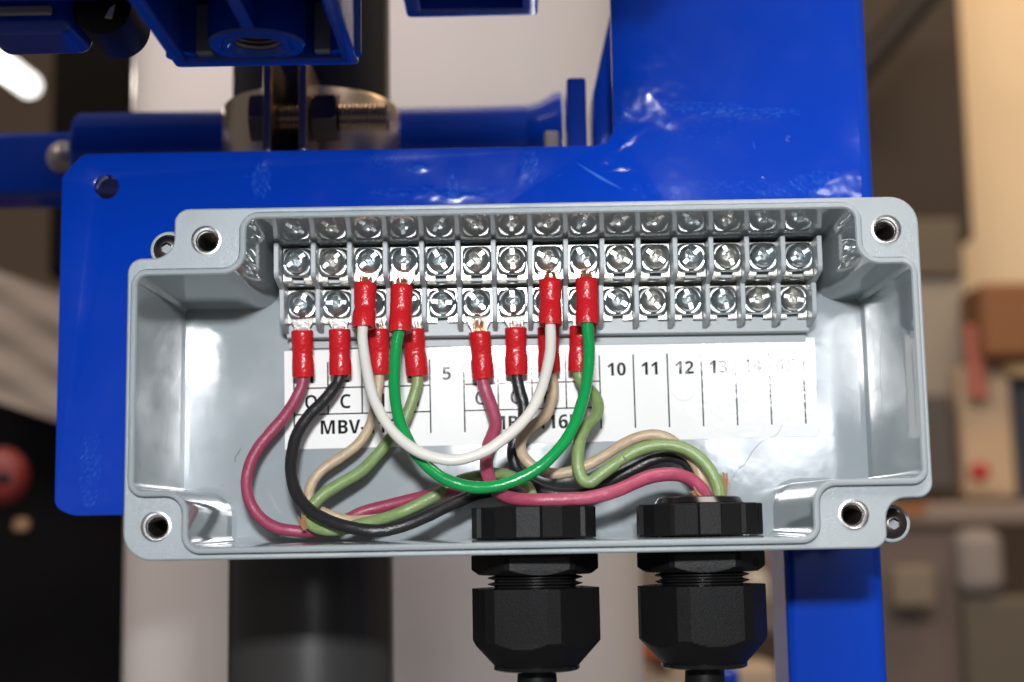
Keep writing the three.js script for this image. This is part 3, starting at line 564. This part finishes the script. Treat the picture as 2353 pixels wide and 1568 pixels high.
// blue post under the plate
{
  const x0 = 65.8, x1 = 90.7, o = thing('square_post', 'glossy blue square tube post below the right end of the junction box', 'post', V(78, -200, -74));
  part('tube', box(x0, x1, -200, -28.2, -86, -61.3, 2.6), phy({ color: lin(0.0035, 0.043, 0.40), roughness: 0.14, specularIntensity: 0.6 }), o);
  const c = thing('conduit', 'thin grey metal conduit between the gland and the blue post', 'pipe', V(63, -240, -95));
  const p = at(1794, 1400, -95), g = new THREE.CylinderGeometry(2.1, 2.1, 240, 24); g.translate(p.x, -150, -95);
  part('tube', g, std({ color: lin(0.16, 0.13, 0.13), metalness: 0.3, roughness: 0.4 }), c);
}
// ------------------------------------------------------------------ pipe, clamp, crossbar, tank behind the plate
{
  const px = -63.8, pz = -125;
  const pipe = thing('dark_pipe', 'dark grey plastic pipe running upright behind the junction box', 'pipe', V(px, -300, pz));
  const pg = new THREE.CylinderGeometry(24.3, 24.3, 640, 64); pg.translate(px, 20, pz);
  part('tube', pg, phy({ color: lin(0.045, 0.043, 0.042), roughness: 0.32, bumpMap: rep(grainT, 1), bumpScale: 0.00005 }), pipe);
  const clamp = thing('pipe_clamp', 'bare metal band clamp with a cross bolt gripping the dark pipe', 'clamp', V(px, 60, pz));
  for (const s of [-1, 1]) {
    const ring = [], R0 = 25.0, R1 = 27.2;
    const gap = 0.16;
    const angs = []; for (let k = 0; k <= 40; k++) angs.push(Math.PI / 2 - s * (gap + (k / 40) * (Math.PI - gap - 0.05)));
    const yA = 58, yB = 97.2;
    for (const a of angs) ring.push([[R0, yA], [R1 - 0.4, yA], [R1, yA + 0.5], [R1, yB - 0.8], [R1 - 0.5, yB], [R0, yB]].map(([r, y]) => V(px + r * Math.cos(a), y, pz + r * Math.sin(a))));
    part('band_half', crease(loft(ring), 40), M.steel, clamp);
    const xi = px + s * 4.4;
    const ear = new THREE.Shape(); ear.moveTo(0, 58); ear.lineTo(26, 58); ear.quadraticCurveTo(30, 58, 30, 63); ear.lineTo(30, 92); ear.quadraticCurveTo(30, 98.6, 24, 98.6); ear.lineTo(0, 98.6);
    const eg = extrude(ear, 1.6, 0.4, 2, 8), a = eg.attributes.position;
    for (let i = 0; i < a.count; i++) { const zz = a.getX(i); a.setXYZ(i, xi + s * (a.getZ(i) - 0.8) + s * Math.max(0, (zz - 22)) * 0.06, a.getY(i), -101 + zz); }
    part('ear', crease(eg, 30), M.steel, clamp);
  }
  const by = at(680, 272, -84).y, bz = -84;
  const bolt = thing('clamp_bolt', 'hex bolt and nut pulled through the two ears of the metal clamp', 'bolt', V(px, by, bz));
  const hexAlong = (R, x0, x1, turn) => { const g = chamferedHex(R, x1 - x0, 0.02, turn, [R * 0.93, 0.8], [R * 0.93, 0.8]); g.rotateZ(-Math.PI / 2); g.translate(x0, by, bz); return g; };
  part('bolt_head', hexAlong(7.3, px - 11.2, px - 6.2, 0.3), M.darkSteel, bolt);
  part('nut', hexAlong(7.4, px + 6.2, px + 13.2, 0.2), M.darkSteel, bolt);
  const tp = [[0, -6]]; for (let k = 0; k < 28; k++) tp.push([3.3, -6 + k * 1.2], [4.05, -5.4 + k * 1.2]); tp.push([3.2, 27.4], [0, 27.4]);
  const tg = lathe(tp, 28); tg.rotateZ(-Math.PI / 2); tg.translate(px, by, bz);
  part('threaded_shank', crease(tg, 20), M.steel, bolt);

  const bar = thing('crossbar', 'blue round tube running level behind the clamp, in deep shade', 'tube', V(-62, 76, -142));
  const mk = (xa, xb) => { const g = new THREE.CylinderGeometry(13.2, 13.2, xb - xa, 40); g.rotateZ(Math.PI / 2); g.translate((xa + xb) / 2, 89, -141); return g; };
  part('tube', mk(-139, 14), M.blue, bar);
  const cap = lathe([[0, 2.2], [9.5, 2.0], [12.4, 1.2], [13.2, 0]], 40); cap.rotateZ(Math.PI / 2); cap.translate(-139, 89, -141); part('end_cap', cap, M.blue, bar);
  const fl = lathe([[13.3, 0], [14.2, 4], [17.2, 9], [17.2, 11]], 40); fl.rotateZ(-Math.PI / 2); fl.translate(3, 89, -141); part('weld_collar', fl, M.blue, bar);
  const fb = thing('flat_bar', 'blue upright flat bar standing behind the inner corner of the mounting plate', 'bar', V(16, 60, -82));
  const a0 = at(1302, 178, -80), a1 = at(1350, 345, -80);
  part('bar', box(a0.x, a1.x, 50, a0.y, -100, -80, 0.8), M.blue, fb);
  const gs = thing('gusset', 'shaded blue slanted gusset beside the upper plate edge', 'gusset', V(24, 60, -110));
  const g0 = at(1362, 215, -95), g1 = at(1412, 20, -95), sh = poly([[g0.x, 60], [g0.x + 12, 60], [g1.x + 12, g1.y], [g1.x - 1, g1.y], [g0.x, g0.y]]);
  const gg = extrude(sh, 24, 0.8, 2); gg.translate(0, 0, -120); part('web', crease(gg, 30), M.blue, gs);
  const sp = thing('grey_spacer', 'small pale spacer under the end of the blue crossbar', 'spacer', V(8, 60, -110));
  const s0 = at(1250, 300, -112), s1 = at(1296, 345, -112); part('block', box(s0.x, s1.x - 1.5, 60, s0.y, -124, -112, 1), std({ color: lin(0.34, 0.31, 0.29), roughness: 0.5 }), sp);

  const tank = thing('white_tank', 'large pale round tank standing behind the pipe', 'tank', V(-60, -400, -345));
  const tgm = new THREE.CylinderGeometry(113, 113, 1000, 128); tgm.translate(-60.5, 60, -345);
  part('shell', tgm, phy({ color: lin(0.76, 0.74, 0.735), roughness: 0.28 }), tank);
}
// left blue bar with bolt
{
  const a = at(-60, 452, -160), b = at(172, 302, -160), o = thing('blue_rail', 'blue rail ending behind the crossbar, bolt on its face', 'rail', V(-180, a.y, -170));
  part('bar', box(a.x, b.x, a.y, b.y, -180, -160, 2), M.blue, o);
  const c = at(140, 357, -158), d = thing('rail_bolt', 'domed grey bolt head on the blue rail', 'bolt', c.clone());
  const g = lathe([[0, 4.2], [2, 3.9], [3.6, 2.6], [4.3, 1.4], [4.5, 0.6], [5.4, 0.4], [5.6, 0]], 40); g.rotateX(Math.PI / 2); g.translate(c.x, c.y, -159.9);
  part('head', crease(g, 35), std({ color: lin(0.42, 0.38, 0.35), metalness: 0.4, roughness: 0.35 }), d);
}
// ------------------------------------------------------------------ overhanging arms seen from below
{
  const arm = (name, label, x0, x1, y, zf, boss) => {
    const o = thing(name, label, 'bracket', V((x0 + x1) / 2, y, zf), 'overhanging blue brackets');
    const w = 3.2, L = 75, mid = (x0 + x1) / 2, sh = new THREE.Shape();
    sh.moveTo(x0 + 1.5, -zf); sh.lineTo(x1 - 1.5, -zf); sh.quadraticCurveTo(x1, -zf, x1, -zf - 1.5); sh.lineTo(x1, -zf - L); sh.lineTo(x0, -zf - L); sh.lineTo(x0, -zf - 1.5); sh.quadraticCurveTo(x0, -zf, x0 + 1.5, -zf);
    const cell = (a, b) => sh.holes.push(new THREE.Path([[a, -zf - 4.2], [a, -zf - L + w], [b, -zf - L + w], [b, -zf - 4.2]].map(([x, q]) => new THREE.Vector2(x, q))));
    cell(x0 + w, x1 - w);
    const g = extrude(sh, 30, 0.5, 2, 8), p = g.attributes.position;
    for (let i = 0; i < p.count; i++) p.setXYZ(i, p.getX(i), y + p.getZ(i), -p.getY(i));
    part('frame', crease(g, 30), M.blue, o);
    part('roof', box(x0, x1, y + 29, y + 33, zf + 0.2, zf + L - 0.2), M.blue, o);
    if (boss) {
      const q = lathe([[5.0, 28], [5.0, 1], [6.0, 0], [7.0, 0], [7.2, 0.35], [7.7, 0.35], [7.9, 0], [9.6, 0], [10.2, 0.6], [10.2, 28]], 48); q.translate(mid - 0.4, y, zf + 11.5);
      part('boss', crease(q, 30), M.blue, o);
      part('rib', box(mid - 1.7, mid + 0.9, y + 0.5, y + 29, zf + 21.2, zf + L - w), M.blue, o);
      const t = [[5.0, 1]]; for (let k = 0; k < 8; k++) t.push([5.05, 1.2 + k], [4.5, 1.7 + k]); const tg = lathe(t, 36); tg.translate(mid - 0.4, y, zf + 11.5);
      part('boss_thread', crease(tg, 20), M.darkSteel, o);
      for (const s of [-1, 1]) {
        part('cast_lug', box(mid + s * 13.8 - 3, mid + s * 13.8 + 3, y + 0.6, y + 12, zf + 3.4, zf + 6.2, 0.7), std({ color: lin(0.24, 0.26, 0.29), roughness: 0.35, metalness: 0.3 }), o);
        const k = new THREE.CylinderGeometry(3.4, 3.4, 26, 24); k.translate(mid + s * 17.6, y + 13.3, zf + 5.2); part('corner_boss', k, M.blue, o);
      }
    }
    return o;
  };
  arm('bracket_casting', 'dark blue hollow casting overhead with a threaded boss at its end', at(405, 150, 8).x, at(825, 142, 8).x, at(610, 148, 8).y, 8, true);
  arm('bracket_casting', 'plain dark blue channel overhead between the threaded casting and the blue plate', at(935, 35, 30).x, at(1235, 32, 30).x, at(1085, 34, 30).y, 30, false);
  const mh = thing('machine_housing', 'blue machine housing above the frame that carries the overhead brackets', 'housing', V(-55, 112, 20));
  part('shell', box(-270, 30, 112, 330, -50, 330, 6), M.blue, mh);
  part('skirt', box(-270, 8, 66, 112.5, 54, 330, 1.5), M.blue, mh);
  part('side_skirt', box(8.5, 30, 90, 112.4, 56, 328, 3), M.blue, mh);
  const a = at(-60, 72, 15), b = at(165, 22, 15), o = thing('overhead_rail', 'shaded blue rail with a grey stripe crossing the upper left', 'rail', V(-130, a.y, 5));
  part('beam', box(a.x, b.x, a.y, b.y + 6, -3, 15, 3), M.blue, o);
  const s = at(118, 20, 16); part('stripe', box(a.x, s.x, s.y - 1.2, s.y + 0.8, 15, 16.4, 0.5), std({ color: lin(0.30, 0.29, 0.27), roughness: 0.5 }), o);
  const kc = at(232, 22, 15), k = thing('rail_end_plug', 'dark round plug at the end of the overhead rail, with a small pale mark', 'plug', kc.clone());
  const kg = lathe([[0, 5], [4.5, 4.6], [6.2, 3.2], [6.6, 0], [6.6, -12], [0, -12]], 40); kg.rotateX(Math.PI / 2); kg.translate(kc.x, kc.y + 1, 11); part('grip', crease(kg, 35), M.black, k);
  const m = at(247, 22, 17), mg = extrude(poly([[-0.9, -1.4], [0.6, -1.6], [1.3, 1.5], [0.2, 0.7]]), 0.4, 0.1, 1); mg.translate(m.x, m.y, 15.7); part('pale_mark', mg, std({ color: lin(0.5, 0.52, 0.52), roughness: 0.4 }), k);
}
// ------------------------------------------------------------------ far background, thrown out of focus
{
  // fluorescent tube
  const a = at(66, 196, -1700), b = at(-150, 30, -1500), o = thing('tube_light', 'bare white fluorescent tube shining at the upper left', 'lamp', a.clone());
  const len = a.distanceTo(b), g = new THREE.CapsuleGeometry(15, len, 8, 24), dir = b.clone().sub(a).normalize();
  g.applyQuaternion(new THREE.Quaternion().setFromUnitVectors(V(0, 1, 0), dir)); const c = a.clone().lerp(b, 0.5); g.translate(c.x, c.y, c.z);
  part('glowing_tube', g, std({ color: 0xffffff, emissive: lin(1, 1, 0.98), emissiveIntensity: 2.2, roughness: 0.4 }), o);
  const l = new THREE.PointLight(0xfff4e6, 0.12); l.position.copy(c).multiplyScalar(MM).add(V(0, -0.03, 0)); scene.add(l); lampList.push(l);

  bg('dark_board', 'tall near-black board standing left of the pale tank', 'board', 104, -40, 312, 640, -760, 30, phy({ color: lin(0.005, 0.0045, 0.004), roughness: 0.95, specularIntensity: 0.15 }));
  bg('dark_curtain', 'black lower panel at the far left behind the mounting plate', 'panel', -80, 890, 330, 1640, -700, 30, phy({ color: lin(0.004, 0.004, 0.0045), roughness: 0.95, specularIntensity: 0.15 }));
  // folded grey cloth
  const W = 40, rows = [], p0 = at(-80, 600, -640), p1 = at(180, 985, -640);
  for (let j = 0; j <= W; j++) { const r = []; for (let i = 0; i <= W; i++) { const u = i / W, v = j / W; const y = p0.y + (p1.y - p0.y) * (v * 0.76 + 0.24 * u) ; const f = Math.sin((v * 3.1 - u * 0.7) * Math.PI * 2 + Math.sin(u * 3) * 0.7); r.push(V(p0.x + (p1.x - p0.x) * u, y, -640 + 1.5 * f + 0.8 * Math.sin(v * 17 + u * 5))); } rows.push(r); }
  const cl = thing('grey_cloth', 'folded grey-beige cloth hanging left of the mounting plate', 'cloth', V(-230, p1.y, -640));
  part('folds', loft(rows, false), std({ color: lin(0.24, 0.205, 0.175), roughness: 0.9, side: THREE.DoubleSide }), cl);
  const rk = at(8, 1095, -600), k = thing('red_reel', 'dark red round reel with a black slot low at the far left', 'reel', rk.clone());
  const rg = lathe([[0, 10], [9, 9.6], [14, 6], [15.5, 0], [14, -8], [0, -9]], 40); rg.rotateX(Math.PI / 2); rg.scale(1, 1.15, 1); rg.translate(rk.x, rk.y, rk.z); part('drum', rg, std({ color: lin(0.15, 0.008, 0.007), roughness: 0.5 }), k);
  part('slot', box(rk.x - 12, rk.x + 8, rk.y - 5, rk.y + 1.5, rk.z + 6, rk.z + 11, 1.2), M.black, k);
  bg('brass_fitting', 'small brass fitting below the red reel', 'fitting', 25, 1190, 60, 1222, -610, 10, flat(0.4, 0.24, 0.13, 0.4), 3);

  bg('tan_wall_panel', 'plain tan wall panel at the far right', 'wall panel', 2192, -120, 2560, 1180, -1600, 30, flat(0.60, 0.50, 0.34));
  bg('brown_pillar', 'dark brown pillar between the blue plate and the tan panel', 'pillar', 1860, -120, 2200, 560, -1500, 60, flat(0.022, 0.015, 0.009));
  bg('olive_cabinet', 'dim olive cabinet between the brown pillar and the grey-green cabinet', 'cabinet', 1985, 500, 2208, 640, -1470, 20, flat(0.10, 0.085, 0.06), 6);
  bg('orange_strip', 'small orange strip below the counter beside the box corner', 'strip', 2066, 1158, 2130, 1186, -1180, 10, flat(0.30, 0.11, 0.03), 3);
  bg('grey_green_cabinet', 'grey-green cabinet face below the brown pillar', 'cabinet', 1980, 555, 2215, 1120, -1480, 60, flat(0.26, 0.235, 0.19));
  bg('dark_door', 'dark recessed door in the grey-green cabinet', 'door', 2100, 905, 2190, 1130, -1440, 20, flat(0.07, 0.062, 0.06));
  { const e0 = at(1930, 215, -1380), e1 = at(2150, -40, -1380), st = thing('black_strut', 'thick black strut slanting across the top of the brown pillar', 'strut', e0.clone()), q = new THREE.CylinderGeometry(17, 17, e0.distanceTo(e1), 24); q.applyQuaternion(new THREE.Quaternion().setFromUnitVectors(V(0, 1, 0), e1.clone().sub(e0).normalize())); const m = e0.clone().lerp(e1, 0.5); q.translate(m.x, m.y, m.z); part('rod', q, flat(0.008, 0.007, 0.006), st); }
  bg('cardboard_box', 'brown cardboard box on a shelf before the tan panel', 'box', 2262, 645, 2480, 822, -1400, 90, flat(0.20, 0.085, 0.03));
  bg('red_strip', 'faded red strip hanging beside the cardboard box', 'strip', 2228, 745, 2262, 915, -1420, 6, flat(0.36, 0.11, 0.075), 2);
  bg('beige_locker', 'beige locker with a red lamp button at the far right', 'locker', 2218, 838, 2322, 1150, -1440, 60, flat(0.46, 0.34, 0.22));
  const rb = at(2252, 1085, -1400), bt = thing('red_button', 'dark red round button on the beige locker', 'button', rb.clone()); const bgm = lathe([[0, 8], [8, 7], [11, 3], [11, -6]], 30); bgm.rotateX(Math.PI / 2); bgm.translate(rb.x, rb.y, rb.z); part('cap', bgm, std({ color: lin(0.40, 0.015, 0.02), roughness: 0.4 }), bt);
  bg('navy_object', 'dark navy case at the far right edge behind the locker', 'case', 2325, 860, 2460, 1200, -1460, 60, flat(0.04, 0.045, 0.06));
  bg('work_counter', 'grey-brown counter top below the locker', 'counter', 1950, 1150, 2480, 1215, -1350, 160, flat(0.23, 0.18, 0.15));
  bg('grey_machine', 'grey-brown machine under the counter with a square hatch', 'machine', 1950, 1215, 2240, 1680, -1360, 80, flat(0.135, 0.105, 0.09));
  bg('square_hatch', 'small square hatch on the grey-brown machine', 'hatch', 2055, 1300, 2150, 1400, -1330, 20, flat(0.20, 0.165, 0.12));
  bg('grey_bag', 'pale grey bag under the counter', 'bag', 2210, 1215, 2310, 1370, -1330, 60, flat(0.25, 0.22, 0.20), 18);
  bg('olive_crate', 'dim olive crate at the lower right edge', 'crate', 2230, 1370, 2480, 1680, -1340, 60, flat(0.11, 0.095, 0.07));
  bg('orange_case', 'orange case seen between the right gland and the tank', 'case', 1478, 1455, 1560, 1522, -900, 60, flat(0.42, 0.10, 0.03));
  bg('pale_crate', 'pale beige crate low between the gland and the conduit', 'crate', 1478, 1525, 1790, 1640, -920, 60, flat(0.44, 0.35, 0.25));
  bg('olive_shelf', 'dim olive shelf between the gland and the conduit', 'shelf', 1470, 1250, 1800, 1470, -980, 60, flat(0.17, 0.14, 0.105));
  bg('white_bottle', 'pale bottle between the right gland and the conduit', 'bottle', 1715, 1310, 1772, 1400, -880, 40, flat(0.5, 0.46, 0.38), 14);
  bg('rear_blue_leg', 'blue leg far behind the right cable', 'leg', 1650, 1535, 1700, 1700, -420, 30, M.blue, 3);
}

// ------------------------------------------------------------------ shadows and drawing
scene.traverse((o) => { if (o.isMesh) { o.castShadow = true; o.receiveShadow = true; } });
for (const l of lampList) if (l.isLight && !l.isRectAreaLight) l.castShadow = true;
renderer.render(scene, camera);
